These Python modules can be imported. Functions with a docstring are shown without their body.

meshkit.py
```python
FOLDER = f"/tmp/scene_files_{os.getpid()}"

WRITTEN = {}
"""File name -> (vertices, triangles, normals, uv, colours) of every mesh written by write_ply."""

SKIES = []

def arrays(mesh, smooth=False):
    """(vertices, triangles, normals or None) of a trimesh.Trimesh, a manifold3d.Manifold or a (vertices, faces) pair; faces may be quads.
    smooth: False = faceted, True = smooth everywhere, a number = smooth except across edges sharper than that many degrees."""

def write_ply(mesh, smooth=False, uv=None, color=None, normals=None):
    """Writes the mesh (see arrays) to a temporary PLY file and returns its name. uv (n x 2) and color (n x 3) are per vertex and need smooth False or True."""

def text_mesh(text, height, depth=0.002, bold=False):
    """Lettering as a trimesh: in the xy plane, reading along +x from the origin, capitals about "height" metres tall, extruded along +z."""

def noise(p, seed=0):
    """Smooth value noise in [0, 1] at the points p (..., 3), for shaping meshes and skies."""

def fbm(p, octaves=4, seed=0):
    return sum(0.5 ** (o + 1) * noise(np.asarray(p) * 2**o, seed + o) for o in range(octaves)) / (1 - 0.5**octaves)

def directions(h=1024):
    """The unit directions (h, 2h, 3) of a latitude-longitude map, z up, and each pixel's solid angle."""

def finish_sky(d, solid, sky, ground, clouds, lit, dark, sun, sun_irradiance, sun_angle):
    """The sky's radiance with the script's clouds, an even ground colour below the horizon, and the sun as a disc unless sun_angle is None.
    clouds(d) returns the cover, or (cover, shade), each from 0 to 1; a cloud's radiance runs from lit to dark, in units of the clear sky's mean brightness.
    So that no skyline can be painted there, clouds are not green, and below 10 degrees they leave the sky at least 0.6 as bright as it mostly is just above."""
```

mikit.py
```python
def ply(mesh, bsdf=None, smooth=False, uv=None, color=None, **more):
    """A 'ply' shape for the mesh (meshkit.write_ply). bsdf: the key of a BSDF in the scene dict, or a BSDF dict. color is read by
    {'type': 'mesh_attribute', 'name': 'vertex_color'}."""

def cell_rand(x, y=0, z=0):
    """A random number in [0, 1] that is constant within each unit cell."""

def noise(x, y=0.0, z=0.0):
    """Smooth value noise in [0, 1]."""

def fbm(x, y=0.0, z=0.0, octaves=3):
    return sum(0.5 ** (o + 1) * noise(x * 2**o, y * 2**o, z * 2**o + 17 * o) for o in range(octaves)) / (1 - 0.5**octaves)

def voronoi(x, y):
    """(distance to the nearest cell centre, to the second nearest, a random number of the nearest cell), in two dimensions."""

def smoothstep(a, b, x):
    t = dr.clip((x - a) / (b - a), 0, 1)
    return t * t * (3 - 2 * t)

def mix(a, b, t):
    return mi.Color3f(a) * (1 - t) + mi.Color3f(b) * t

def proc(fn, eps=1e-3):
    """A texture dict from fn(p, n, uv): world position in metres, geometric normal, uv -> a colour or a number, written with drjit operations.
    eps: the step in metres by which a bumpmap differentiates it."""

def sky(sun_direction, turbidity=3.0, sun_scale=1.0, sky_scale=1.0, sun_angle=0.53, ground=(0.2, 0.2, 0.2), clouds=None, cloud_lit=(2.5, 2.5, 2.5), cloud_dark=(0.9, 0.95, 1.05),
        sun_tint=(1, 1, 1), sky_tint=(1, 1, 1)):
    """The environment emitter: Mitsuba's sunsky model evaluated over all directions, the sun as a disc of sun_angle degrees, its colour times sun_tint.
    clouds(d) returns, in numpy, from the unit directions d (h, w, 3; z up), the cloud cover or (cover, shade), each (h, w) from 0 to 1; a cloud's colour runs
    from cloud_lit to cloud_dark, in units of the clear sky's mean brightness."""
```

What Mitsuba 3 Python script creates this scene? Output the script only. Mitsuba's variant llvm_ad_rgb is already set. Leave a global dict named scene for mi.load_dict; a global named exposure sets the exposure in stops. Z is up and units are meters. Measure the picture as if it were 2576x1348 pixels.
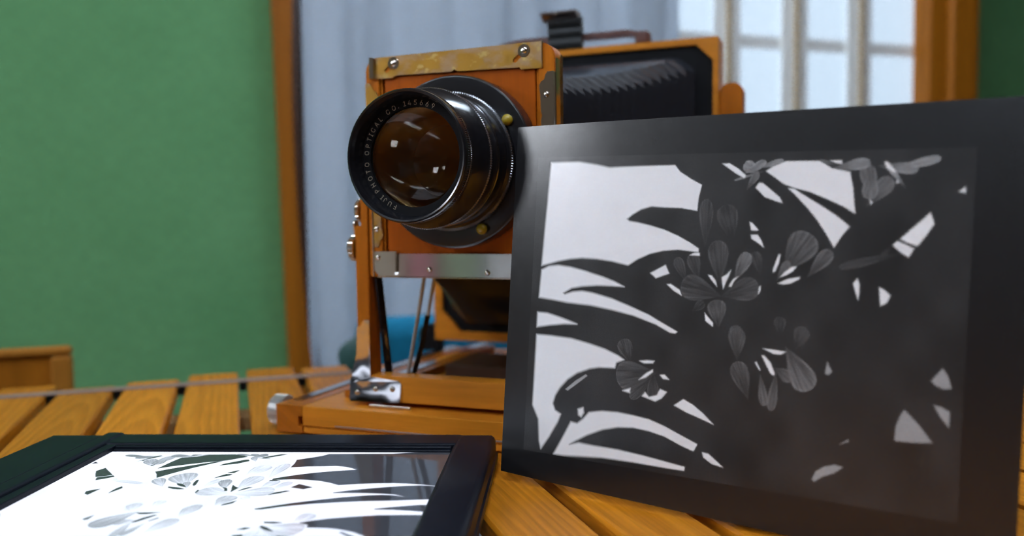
import math
import random
import numpy as np
import trimesh
import drjit as dr
import mitsuba as mi
import mikit
import meshkit
from shapely.geometry import Polygon, Point, box as sbox
from shapely import affinity

T = mi.ScalarTransform4f
random.seed(7)
scene, labels = {}, {}

# ------------------------------------------------------------------ camera
EYE = np.array([0.0, 0.0, 0.2068])
PITCH, ROLL, FOCAL = 0.0602, -0.0131, 2126.6
fw = np.array([0, math.cos(PITCH), -math.sin(PITCH)])
up0 = np.array([0, math.sin(PITCH), math.cos(PITCH)])
up = up0 * math.cos(ROLL) - np.array([1, 0, 0]) * math.sin(ROLL)
scene['camera'] = {
    'type': 'thinlens', 'fov': math.degrees(2 * math.atan(1288 / FOCAL)), 'fov_axis': 'x',
    'to_world': T().look_at(origin=EYE.tolist(), target=(EYE + fw).tolist(), up=up.tolist()),
    'aperture_radius': 0.0045, 'focus_distance': 0.64, 'near_clip': 0.02, 'far_clip': 50.0}
exposure = 0.0

# the room's own axes (the table's slats run along its depth axis d; c runs to the right, z up; table top at z = 0)
ROOM = T().rotate([0, 0, 1], math.degrees(0.3182))
FLOOR, CEIL = -0.70, 1.75
C_L, C_R, D_F, D_B = -3.0, 4.2, 1.90, -2.6
TUBE = (47.0, 55.5, 66.0)                  # radiance of the fluorescent tubes
FIXTURES = [(-1.75, 0.15), (-0.25, -0.20), (-1.75, -1.5), (0.50, -0.60), (0.80, 1.00)]
PANE = (0.46, 0.60, 0.74)                  # radiance of the lit paper window
UNSEEN_WINDOW = (46.0, 49.0, 54.0)           # radiance of the unseen left window, set for the sheen on the print

# ------------------------------------------------------------------ helpers
def V3(x):
    return mi.Vector3f(*[float(v) for v in x])

def rgb(r, g, b):
    return {'type': 'rgb', 'value': [r, g, b]}

def principled(base, rough=0.5, spec=0.5, metal=0.0, coat=0.0, **more):
    d = {'type': 'principled', 'base_color': base if isinstance(base, dict) else rgb(*base), 'roughness': rough, 'metallic': metal}
    if metal < 1:
        d['specular'] = spec
    if coat:
        d['clearcoat'], d['clearcoat_gloss'] = coat, 0.92
    d.update(more)
    return d

def bumped(inner, fn, scale=1.0, eps=4e-4):
    return {'type': 'bumpmap', 'arbitrary': mikit.proc(fn, eps=eps), 'scale': scale, 'bsdf': inner}

def fresh(key):
    if key not in scene and key not in labels:
        return key
    k = 1
    while f'{key}_{k:03d}' in scene or f'{key}_{k:03d}' in labels:
        k += 1
    return f'{key}_{k:03d}'

def add(key, mesh, mat, world=None, smooth=False, label=None, **more):
    """one entry of the scene; returns its key"""
    key = fresh(key)
    d = mikit.ply(mesh, mat, smooth=smooth, **more)
    if world is not None:
        d['to_world'] = world
    scene[key] = d
    if label:
        labels[key] = {'label': label}
    return key

def tag(key, label, category=None, group=None, kind=None):
    d = {'label': label}
    if category: d['category'] = category
    if group: d['group'] = group
    if kind: d['kind'] = kind
    labels[key] = d

def cbox(x0, x1, y0, y1, z0, z1, b=0.001):
    """box with chamfered edges"""
    lo, hi = np.array([x0, y0, z0], float), np.array([x1, y1, z1], float)
    b = min(b, 0.45 * (hi - lo).min())
    pts = []
    for s in np.ndindex(2, 2, 2):
        c = np.where(np.array(s) == 1, hi, lo)
        sg = np.where(np.array(s) == 1, -1, 1)
        for k in range(3):
            p = c + sg * b
            p[k] = c[k]
            pts.append(p)
    return trimesh.convex.convex_hull(np.array(pts))

def rbox(x0, x1, y0, y1, z0, z1, r, n=4):
    """box with rounded edges"""
    pts = []
    lo, hi = np.array([x0, y0, z0], float) + r, np.array([x1, y1, z1], float) - r
    for s in np.ndindex(2, 2, 2):
        c = np.where(np.array(s) == 1, hi, lo)
        sg = np.where(np.array(s) == 1, 1, -1)
        for i in range(n + 1):
            for j in range(n + 1):
                a, e = i / n * math.pi / 2, j / n * math.pi / 2
                pts.append(c + sg * r * np.array([math.cos(a) * math.cos(e), math.sin(a) * math.cos(e), math.sin(e)]))
    return trimesh.convex.convex_hull(np.array(pts))

def outward(m):
    trimesh.repair.fix_normals(m)
    if m.volume < 0:
        m.invert()
    return m

def join(*ms):
    return trimesh.util.concatenate(list(ms))

def extrude(poly, h):
    parts = [trimesh.creation.extrude_polygon(g, h, engine='earcut') for g in getattr(poly, 'geoms', [poly])]
    return join(*parts)

def face_plate(poly, v0, v1):
    """polygon in (u, w) extruded along v from v0 to v1"""
    m = extrude(poly, v1 - v0)
    p = m.vertices
    return trimesh.Trimesh(np.stack([p[:, 0], v0 + p[:, 2], p[:, 1]], 1), m.faces[:, ::-1], process=False)

def side_plate(poly, u0, u1):
    """polygon in (v, w) extruded along u from u0 to u1"""
    m = extrude(poly, u1 - u0)
    p = m.vertices
    return trimesh.Trimesh(np.stack([u0 + p[:, 2], p[:, 0], p[:, 1]], 1), m.faces, process=False)

def bevel_plate(poly, v0, v1, b=0.0004):
    """face_plate whose front rim (at v0) is bevelled"""
    inner = poly.buffer(-b)
    return join(face_plate(poly, v0 + b, v1), face_plate(inner, v0, v0 + b * 1.01))

def lathe(profile, n=96, centre=(0, 0), closed=True, teeth=None):
    """profile [(r, v)] turned about an axis along v through centre (u, w); teeth = (count, depth, set of profile indices)"""
    prof = np.array(profile, float)
    m = n if teeth is None else teeth[0] * 4
    a = np.arange(m) * 2 * math.pi / m
    vs = []
    for i, (r, v) in enumerate(prof):
        rr = np.full(m, r)
        if teeth is not None and i in teeth[2]:
            rr = r - teeth[1] * ((np.arange(m) % 4) >= 2)
        vs.append(np.stack([centre[0] + rr * np.cos(a), np.full(m, v), centre[1] + rr * np.sin(a)], 1))
    V = np.vstack(vs)
    k, j = len(prof), np.arange(m)
    f = []
    for i in range(k if closed else k - 1):
        p, q = i * m, ((i + 1) % k) * m
        f.append(np.stack([p + j, p + (j + 1) % m, q + (j + 1) % m], 1))
        f.append(np.stack([p + j, q + (j + 1) % m, q + j], 1))
    me = trimesh.Trimesh(V, np.vstack(f), process=True)
    me.update_faces(me.nondegenerate_faces())
    trimesh.repair.fix_normals(me)
    if me.volume < 0:
        me.invert()
    return me

def rot_u(mesh, centre):
    """turn a mesh lathed about v into one lathed about u, about the point centre"""
    c = np.array(centre, float)
    p = mesh.vertices - c
    return trimesh.Trimesh(np.stack([p[:, 1], -p[:, 0], p[:, 2]], 1) + c, mesh.faces, process=False)

def tube(points, r, n=10, flat=1.0):
    """round bar along points"""
    pts = np.array(points, float)
    tan = np.gradient(pts, axis=0)
    tan /= np.linalg.norm(tan, axis=1, keepdims=True)
    ref = np.array([0, 0, 1.0]) if abs(tan[0][2]) < 0.9 else np.array([1.0, 0, 0])
    rings = []
    rr = np.broadcast_to(r, len(pts))
    for p, t, q in zip(pts, tan, rr):
        x = np.cross(t, ref); x /= np.linalg.norm(x)
        y = np.cross(x, t)
        a = np.arange(n) * 2 * math.pi / n
        rings.append(p + q * (np.cos(a)[:, None] * x + flat * np.sin(a)[:, None] * y))
    V = np.vstack(rings + [pts[:1], pts[-1:]])
    f, j, k = [], np.arange(n), len(pts)
    for i in range(k - 1):
        f += [np.stack([i * n + j, i * n + (j + 1) % n, (i + 1) * n + (j + 1) % n], 1), np.stack([i * n + j, (i + 1) * n + (j + 1) % n, (i + 1) * n + j], 1)]
    f += [np.stack([j * 0 + k * n, (j + 1) % n, j], 1), np.stack([j * 0 + k * n + 1, (k - 1) * n + j, (k - 1) * n + (j + 1) % n], 1)]
    m = trimesh.Trimesh(V, np.vstack(f), process=False)
    trimesh.repair.fix_normals(m)
    if m.volume < 0:
        m.invert()
    return m

def grid_sheet(P, uv=None):
    """(h, w, 3) points -> open sheet (vertices, faces)"""
    h, w = P.shape[:2]
    i = np.arange(h * w).reshape(h, w)
    f = np.vstack([np.stack([i[:-1, :-1], i[:-1, 1:], i[1:, 1:]], -1).reshape(-1, 3), np.stack([i[:-1, :-1], i[1:, 1:], i[1:, :-1]], -1).reshape(-1, 3)])
    return P.reshape(-1, 3), f

# ------------------------------------------------------------------ materials
mix, smoothstep, noise, fbm, cell_rand = mikit.mix, mikit.smoothstep, mikit.noise, mikit.fbm, mikit.cell_rand

def rot2(x, y, ang):
    c, s = math.cos(ang), math.sin(ang)
    return x * c + y * s, y * c - x * s

R_ANG, B_ANG = 0.3182, -0.3714

def slat_colour(p, n, uv):
    c, d = rot2(p.x, p.y, R_ANG)
    k = dr.floor((c + 0.1366) / 0.0735)
    r1, r2, r3 = cell_rand(k, 3), cell_rand(k, 5), cell_rand(k, 9)
    cc = c - (k * 0.0735 - 0.1366) - 0.031
    off = (r1 - 0.5) * 0.06
    depth = 0.012 + 0.03 * r2
    a = d + 10 * r3
    rr = dr.sqrt(dr.square(cc - off + 0.012 * (noise(a * 2.5, 7.1) - 0.5)) + dr.square(depth + 0.16 * (d - 0.85) * (r3 - 0.5) - p.z)) + 0.0035 * fbm(a * 6, cc * 40, octaves=2)
    t = rr * 165
    t = t - dr.floor(t)
    ring = smoothstep(0.05, 0.75, t) * (1 - smoothstep(0.88, 1.0, t))
    fine = noise(a * 30, cc * 900)
    base = mix((0.53, 0.180, 0.010), (0.36, 0.100, 0.004), 0.5 * ring)
    base = base * (0.86 + 0.2 * fine) * (0.80 + 0.36 * r2)
    knot = dr.sqrt(dr.square((d - 0.45 - 0.6 * r1) / 1.6) + dr.square(cc - 0.018 * (r3 - 0.5)))
    return mix((0.16, 0.055, 0.008), base, smoothstep(0.0015, 0.006, knot))

def cam_wood(dark, light, axis):
    def fn(p, n, uv):
        u, v = rot2(p.x + 0.0431, p.y - 0.7612, B_ANG)
        q = (u, v, p.z)
        a = q[axis]
        b = q[(axis + 1) % 3] + 0.7 * q[(axis + 2) % 3]
        g = fbm(a * 7, b * 160, 3.0, octaves=3)
        f = noise(a * 45, b * 1500)
        blotch = noise(a * 9, b * 22, 8.0)
        return mix(dark, light, dr.clip(0.75 * g + 0.25 * f, 0, 1)) * (0.86 + 0.28 * blotch)
    return fn

def house_wood(p, n, uv):
    c, d = rot2(p.x, p.y, R_ANG)
    g = fbm(p.z * 1.5, c * 60, d * 60, octaves=3)
    return mix((0.20, 0.060, 0.003), (0.40, 0.130, 0.008), g)

def green_plaster(p, n, uv):
    g = fbm(p.x * 5, p.y * 5, p.z * 5, octaves=4)
    s = fbm(p.x * 60, p.y * 60, p.z * 60, octaves=2)
    return mix((0.110, 0.300, 0.120), (0.140, 0.350, 0.150), g) * (0.93 + 0.14 * s)

def patina(p, n, uv):
    a = fbm(p.x * 70, p.y * 70, p.z * 90, octaves=4)
    b = fbm(p.x * 160 + 5, p.y * 160, p.z * 160, octaves=3)
    col = mix((0.36, 0.19, 0.035), (0.38, 0.24, 0.13), smoothstep(0.42, 0.68, a))
    return mix(col, (0.50, 0.36, 0.13), smoothstep(0.6, 0.8, b))

def patina_rough(p, n, uv):
    return 0.30 + 0.30 * fbm(p.x * 120, p.y * 120, p.z * 120, octaves=3)

def leather_grain(p, n, uv):
    return 0.00018 * fbm(p.x * 900, p.y * 900, p.z * 900, octaves=3)

def weave(p, n, uv):
    return 0.0012 * fbm(p.x * 250, p.y * 250, p.z * 250, octaves=2)

def hammered(p, n, uv):
    return 0.0006 * noise(p.x * 70, p.y * 70, p.z * 70)

def floor_wood(p, n, uv):
    c, d = rot2(p.x, p.y, R_ANG)
    k = dr.floor(c / 0.12)
    g = fbm(d * 3 + 9 * cell_rand(k), c * 90, octaves=3)
    return mix((0.12, 0.055, 0.02), (0.22, 0.105, 0.04), g) * (0.8 + 0.4 * cell_rand(k, 2))

def brick_brown(p, n, uv):
    g = fbm(p.x * 4, p.y * 4, p.z * 4, octaves=3)
    return mix((0.06, 0.036, 0.018), (0.10, 0.062, 0.032), g)

def cushion_teal(p, n, uv):
    g = fbm(p.x * 120, p.y * 120, p.z * 120, octaves=2)
    return mix((0.004, 0.135, 0.25), (0.008, 0.175, 0.31), g)

scene['m_slat'] = principled(mikit.proc(slat_colour), 0.36, 0.15)
scene['m_cherry_up'] = principled(mikit.proc(cam_wood((0.28, 0.068, 0.003), (0.46, 0.130, 0.006), 2)), 0.32, 0.15)
scene['m_cherry_across'] = principled(mikit.proc(cam_wood((0.40, 0.130, 0.010), (0.60, 0.215, 0.019), 0)), 0.32, 0.15)
scene['m_cherry_along'] = principled(mikit.proc(cam_wood((0.26, 0.068, 0.004), (0.42, 0.120, 0.008), 1)), 0.25, 0.3)
scene['m_board'] = principled(mikit.proc(cam_wood((0.25, 0.046, 0.002), (0.38, 0.078, 0.003), 2)), 0.40, 0.10)
scene['m_house_wood'] = principled(mikit.proc(house_wood), 0.5, 0.15)
scene['m_chair_rail'] = principled((0.33, 0.125, 0.012), 0.5, 0.3)
scene['m_dark_wood'] = principled((0.035, 0.012, 0.004), 0.4, 0.4)
scene['m_green'] = principled(mikit.proc(green_plaster), 0.85, 0.2)
scene['m_white_wall'] = principled((0.66, 0.66, 0.64), 0.9, 0.2)
scene['m_rear_wall'] = principled(mikit.proc(brick_brown), 0.8, 0.2)
scene['m_ceiling'] = principled((0.17, 0.115, 0.07), 0.9, 0.2)
scene['m_left_wall'] = principled((0.085, 0.058, 0.036), 0.9, 0.2)
scene['m_floor'] = principled(mikit.proc(floor_wood), 0.4, 0.4)
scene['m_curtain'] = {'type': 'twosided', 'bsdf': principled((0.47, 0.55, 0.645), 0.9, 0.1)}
scene['m_nickel'] = principled((0.78, 0.77, 0.75), 0.09, metal=1.0)
scene['m_satin'] = principled((0.72, 0.73, 0.74), 0.35, metal=0.35)
scene['m_knob'] = principled((0.60, 0.61, 0.62), 0.28, metal=0.75)
scene['m_chrome'] = bumped(principled((0.86, 0.87, 0.88), 0.06, metal=1.0), hammered, 0.5)
scene['m_patina'] = principled(mikit.proc(patina), mikit.proc(patina_rough), metal=1.0)
scene['m_black_gloss'] = principled((0.004, 0.004, 0.005), 0.20, 0.5)
scene['m_black_satin'] = principled((0.005, 0.005, 0.007), 0.34, 0.35)
scene['m_black_matt'] = principled((0.003, 0.003, 0.0035), 0.6, 0.08)
scene['m_bright_edge'] = principled((0.22, 0.22, 0.235), 0.2, metal=1.0)
scene['m_leather'] = {'type': 'twosided', 'bsdf': bumped(principled((0.008, 0.009, 0.012), 0.24, 0.9), leather_grain, 1.0)}
scene['m_strap'] = principled((0.075, 0.022, 0.013), 0.45, 0.4)
scene['m_rubber'] = principled((0.004, 0.005, 0.005), 0.4, 0.25)
scene['m_clip_lip'] = principled((0.16, 0.13, 0.12), 0.22, metal=1.0)
scene['m_amber'] = principled((0.26, 0.150, 0.055), 0.6, 0.2)
scene['m_yellow'] = principled((0.34, 0.24, 0.012), 0.30, 0.5, coat=0.4)
scene['m_letter'] = principled((0.24, 0.20, 0.15), 0.6, 0.3)
scene['m_glass'] = {'type': 'dielectric', 'int_ior': 1.34, 'ext_ior': 1.0}
scene['m_mat'] = principled((0.006, 0.006, 0.0065), 0.27, 0.5)
scene['m_frame'] = bumped(principled((0.004, 0.005, 0.008), 0.36, 0.07), leather_grain, 0.6)
scene['m_teal'] = bumped(principled(mikit.proc(cushion_teal), 0.85, 0.2), weave, 0.5)
scene['m_leaf'] = {'type': 'twosided', 'bsdf': principled((0.02, 0.07, 0.06), 0.45, 0.4)}
scene['m_pot'] = principled((0.30, 0.30, 0.29), 0.5, 0.4)
scene['m_bar'] = principled((0.86, 0.87, 0.84), 0.8, 0.2)
scene['m_thin_bar'] = principled((0.42, 0.33, 0.21), 0.7, 0.2)
scene['m_band'] = principled((0.20, 0.135, 0.11), 0.6, 0.3)
scene['m_pale_wood'] = principled((0.50, 0.30, 0.12), 0.6, 0.3)
scene['m_white_metal'] = principled((0.75, 0.75, 0.75), 0.4, 0.4)

# ------------------------------------------------------------------ the room
def struct(key, mesh, mat, label, smooth=False, **more):
    k = add(key, mesh, mat, ROOM, smooth, **more)
    labels[k] = {'label': label, 'kind': 'structure'}
    return k

struct('floor', cbox(C_L, C_R + 0.1, D_B, D_F + 0.1, FLOOR - 0.05, FLOOR, 0.001), 'm_floor', 'dark wooden floor under the slatted table')
struct('ceiling', cbox(C_L, C_R + 0.1, D_B, D_F + 0.1, CEIL, CEIL + 0.05, 0.001), 'm_ceiling', 'brown ceiling carrying the fluorescent lights')
struct('wall_green', cbox(C_L, 0.13, D_F, D_F + 0.08, FLOOR, CEIL, 0.001), 'm_green', 'matt green wall left of the leaning wooden post')
struct('wall_curtained', cbox(0.13, 1.09, D_F, D_F + 0.08, FLOOR, CEIL, 0.001), 'm_white_wall', 'white wall behind the white curtain')
# right of the window: alcove and soffit added to darken the green wall
D_A = 2.40
struct('floor_added_alcove', cbox(1.80, C_R + 0.1, D_F + 0.1, D_A + 0.1, FLOOR - 0.05, FLOOR, 0.001), 'm_floor', 'dark wooden floor of the added alcove')
struct('ceiling_added_soffit', cbox(1.80, C_R + 0.1, D_F + 0.001, D_A + 0.1, 1.50, CEIL, 0.001), 'm_ceiling', 'added low soffit that shades the green wall behind it')
struct('wall_added_alcove', cbox(1.80, C_R, D_A, D_A + 0.08, FLOOR, 1.50, 0.001), 'm_green', 'green wall, set back and shaded by the added soffit, at the right edge of the photo')
struct('wall_added_alcove_side', cbox(1.80, 1.88, D_F + 0.09, D_A, FLOOR, 1.50, 0.001), 'm_green', 'green side wall of the added alcove behind the broad post')
struct('wall_right', cbox(C_R, C_R + 0.08, D_B, D_A, FLOOR, CEIL, 0.001), 'm_rear_wall', 'brown wall on the right outside the photo')
struct('wall_rear', cbox(C_L, C_R, D_B - 0.08, D_B, FLOOR, CEIL, 0.001), 'm_rear_wall', 'brown wall behind the photographer')
# left wall, with an opening for the unseen window
WD, WZ, WH, WW = 0.80, 1.20, 0.20, 0.28
struct('wall_left', join(cbox(C_L - 0.08, C_L, D_B, WD - WW, FLOOR, CEIL), cbox(C_L - 0.08, C_L, WD + WW, D_F, FLOOR, CEIL),
                         cbox(C_L - 0.08, C_L, WD - WW, WD + WW, FLOOR, WZ - WH), cbox(C_L - 0.08, C_L, WD - WW, WD + WW, WZ + WH, CEIL)), 'm_left_wall', 'brown wall left of the table')

# the leaning wooden post between green wall and curtain
def post_edge(z, pts):
    zs, cs = zip(*sorted(pts))
    co = np.polyfit(zs, cs, min(2, len(pts) - 1))
    return np.polyval(co, z)
zz = np.linspace(FLOOR, CEIL, 40)
left = [(0.675, 0.0915), (-0.112, 0.1063)]
right = [(0.679, 0.1493), (0.424, 0.1423), (0.166, 0.1521), (-0.117, 0.1702)]
zc = np.clip(zz, -0.25, 0.85)
cl, cr = post_edge(zc, left), post_edge(zc, right)
body = Polygon(list(zip(cl, zz)) + list(zip((cr - 0.016)[::-1], zz[::-1])))
edge = Polygon(list(zip(cr - 0.0165, zz)) + list(zip(cr[::-1], zz[::-1])))
struct('trim_1', face_plate(body, D_F - 0.055, D_F), 'm_house_wood', 'brown wooden post leaning between green wall and white curtain')
add('trim_1__edge_strip', face_plate(edge, D_F - 0.045, D_F), 'm_dark_wood', ROOM, label='dark brown curved edge strip')
# the post right of the window
struct('trim_2', cbox(1.798, 1.975, D_F - 0.06, D_F + 0.02, FLOOR, CEIL, 0.006), 'm_house_wood', 'broad brown wooden post right of the lit paper window')
add('trim_2__face_board', cbox(1.850, 1.935, D_F - 0.085, D_F - 0.061, FLOOR, CEIL, 0.008), 'm_house_wood', ROOM, label='raised middle board')

# the lit paper window: grey bars, thin brown strips in front, panes behind
key = 'window_1'
labels[key] = {'label': 'lit paper window with grey bars behind the view camera', 'kind': 'structure'}
cols = [(1.045, 1.1653), (1.2405, 1.3656), (1.4453, 1.5714), (1.6492, 1.800)]
rows = [(-0.62, -0.36), (-0.325, -0.035), (0.0, 0.29), (0.325, 0.632), (0.664, 0.97), (1.005, 1.30)]
bars = [(1.1653, 1.2405), (1.3656, 1.4453), (1.5714, 1.6492)]
scene['m_pane'] = principled((0.4, 0.4, 0.4), 0.9, 0.1)
for a, b in cols:
    for lo, hi in rows:
        k = add('window_1__pane', cbox(a - 0.004, b + 0.004, D_F - 0.004, D_F + 0.004, lo - 0.004, hi + 0.004), 'm_pane', ROOM)
        scene[k]['emitter'] = {'type': 'area', 'radiance': rgb(*PANE)}
for a, b in bars:
    add('window_1__upright_bar', cbox(a, b, D_F - 0.014, D_F - 0.006, FLOOR + 0.05, 1.33, 0.002), 'm_bar', ROOM)
    m = 0.5 * (a + b)
    add('window_1__thin_strip', cbox(m - 0.005, m + 0.005, D_F - 0.026, D_F - 0.0145, FLOOR + 0.05, 1.33, 0.001), 'm_thin_bar', ROOM, label='thin pale brown strip')
for (l0, h0), (l1, h1) in zip(rows[:-1], rows[1:]):
    add('window_1__cross_bar', cbox(1.045, 1.80, D_F - 0.0055, D_F - 0.0042, h0, l1, 0.0003), 'm_bar', ROOM)
struct('wall_window', join(cbox(1.085, 1.80, D_F + 0.006, D_F + 0.08, FLOOR, CEIL), cbox(1.045, 1.80, D_F - 0.03, D_F + 0.006, 1.33, CEIL), cbox(1.045, 1.80, D_F - 0.03, D_F + 0.006, FLOOR, FLOOR + 0.05)), 'm_white_wall', 'white wall above and behind the paper window')

# the window in the left wall, out of view, placed to lay a sheen on the print
labels['unseen_window_2'] = {'label': 'unseen bright window in the left wall, placed for the sheen on the mounted print', 'kind': 'structure'}
k = add('unseen_window_2__pane', cbox(C_L - 0.06, C_L - 0.05, WD - WW, WD + WW, WZ - WH, WZ + WH), 'm_pane', ROOM)
scene[k]['emitter'] = {'type': 'area', 'radiance': rgb(*UNSEEN_WINDOW)}
for s in (-1, 1):
    add('unseen_window_2__frame', cbox(C_L - 0.05, C_L + 0.01, WD + s * WW - 0.02, WD + s * WW + 0.02, WZ - WH - 0.02, WZ + WH + 0.02, 0.003), 'm_house_wood', ROOM)
    add('unseen_window_2__frame', cbox(C_L - 0.05, C_L + 0.01, WD - WW + 0.02, WD + WW - 0.02, WZ + s * WH - 0.02, WZ + s * WH + 0.02, 0.003), 'm_house_wood', ROOM)

# unseen ceiling lights, placed to light room and bellows: twin tubes in trays
for i, (c, d) in enumerate(FIXTURES):
    t = fresh('unseen_ceiling_light')
    tag(t, ['unseen twin tube ceiling light nearest the left wall, level with the table', 'unseen twin tube ceiling light just left of the photographer', 'unseen twin tube ceiling light nearest the left wall, behind the photographer', 'unseen twin tube ceiling light to the right behind the photographer', 'unseen twin tube ceiling light before the lit paper window, placed for glints on the bellows'][i], 'ceiling light', 'unseen twin tube ceiling lights')
    add(t + '__tray', cbox(c - 0.13, c + 0.13, d - 0.64, d + 0.64, CEIL - 0.04, CEIL, 0.005), 'm_white_metal', ROOM)
    for s in (-1, 1):
        prof = [(1e-5, -0.60), (0.0135, -0.60), (0.0135, 0.60), (1e-5, 0.60)]
        m = lathe(prof, 12, closed=False)
        m.vertices += [c + s * 0.06, d, CEIL - 0.075]
        k = add(t + '__tube', m, 'm_pane', ROOM)
        scene[k]['emitter'] = {'type': 'area', 'radiance': rgb(*TUBE)}
        for e in (-1, 1):
            add(t + '__tube_holder', cbox(c + s * 0.06 - 0.012, c + s * 0.06 + 0.012, d + e * 0.615 - 0.012, d + e * 0.615 + 0.012, CEIL - 0.095, CEIL - 0.04, 0.002), 'm_white_metal', ROOM)

# white curtain
cc = np.linspace(0.150, 1.052, 260)
zs = np.linspace(FLOOR + 0.02, CEIL - 0.02, 14)
rng = np.random.default_rng(5)
ph = rng.uniform(0, 6.28, 6)
fold = 0.0045 * np.sin(cc * 46 + ph[0] + 1.2 * np.sin(cc * 9)) + 0.0016 * np.sin(cc * 83 + ph[1]) + 0.0008 * np.sin(cc * 140 + ph[2]) + 0.010 * np.sin(cc * 17 + ph[3])
P = np.stack([np.broadcast_to(cc, (14, 260)), D_F - 0.040 + np.broadcast_to(fold, (14, 260)) * (0.75 + 0.25 * np.cos(zs * 2))[:, None], np.broadcast_to(zs[:, None], (14, 260))], -1)
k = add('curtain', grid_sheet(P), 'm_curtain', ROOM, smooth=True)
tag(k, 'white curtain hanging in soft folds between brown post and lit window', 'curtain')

# ------------------------------------------------------------------ the slatted table
tag('slatted_table', 'varnished orange brown wooden table of spaced slats under the cameras and prints', 'table')
ends = {-3: 1.19, -2: 1.20, -1: 1.165, 0: 1.183, 1: 1.206, 2: 1.222, 3: 1.205, 4: 1.19}
for k in range(-7, 14):
    c0 = -0.1350 + 0.0735 * k
    end = ends.get(k, 1.20 + 0.012 * math.sin(2.3 * k))
    w = 0.0622
    m = cbox(c0, c0 + w, -0.20, end, -0.018, 0.0, 0.0022)
    add('slatted_table__slat', m, 'm_slat', ROOM)
add('slatted_table__cross_rail', cbox(-0.64, 0.87, 1.055, 1.095, -0.046, -0.0275, 0.002), 'm_pale_wood', ROOM, label='pale cross rail under the slats')
add('slatted_table__cross_rail', cbox(-0.64, 0.87, 0.10, 0.14, -0.046, -0.0275, 0.002), 'm_pale_wood', ROOM, label='pale cross rail under the slats')
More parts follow.
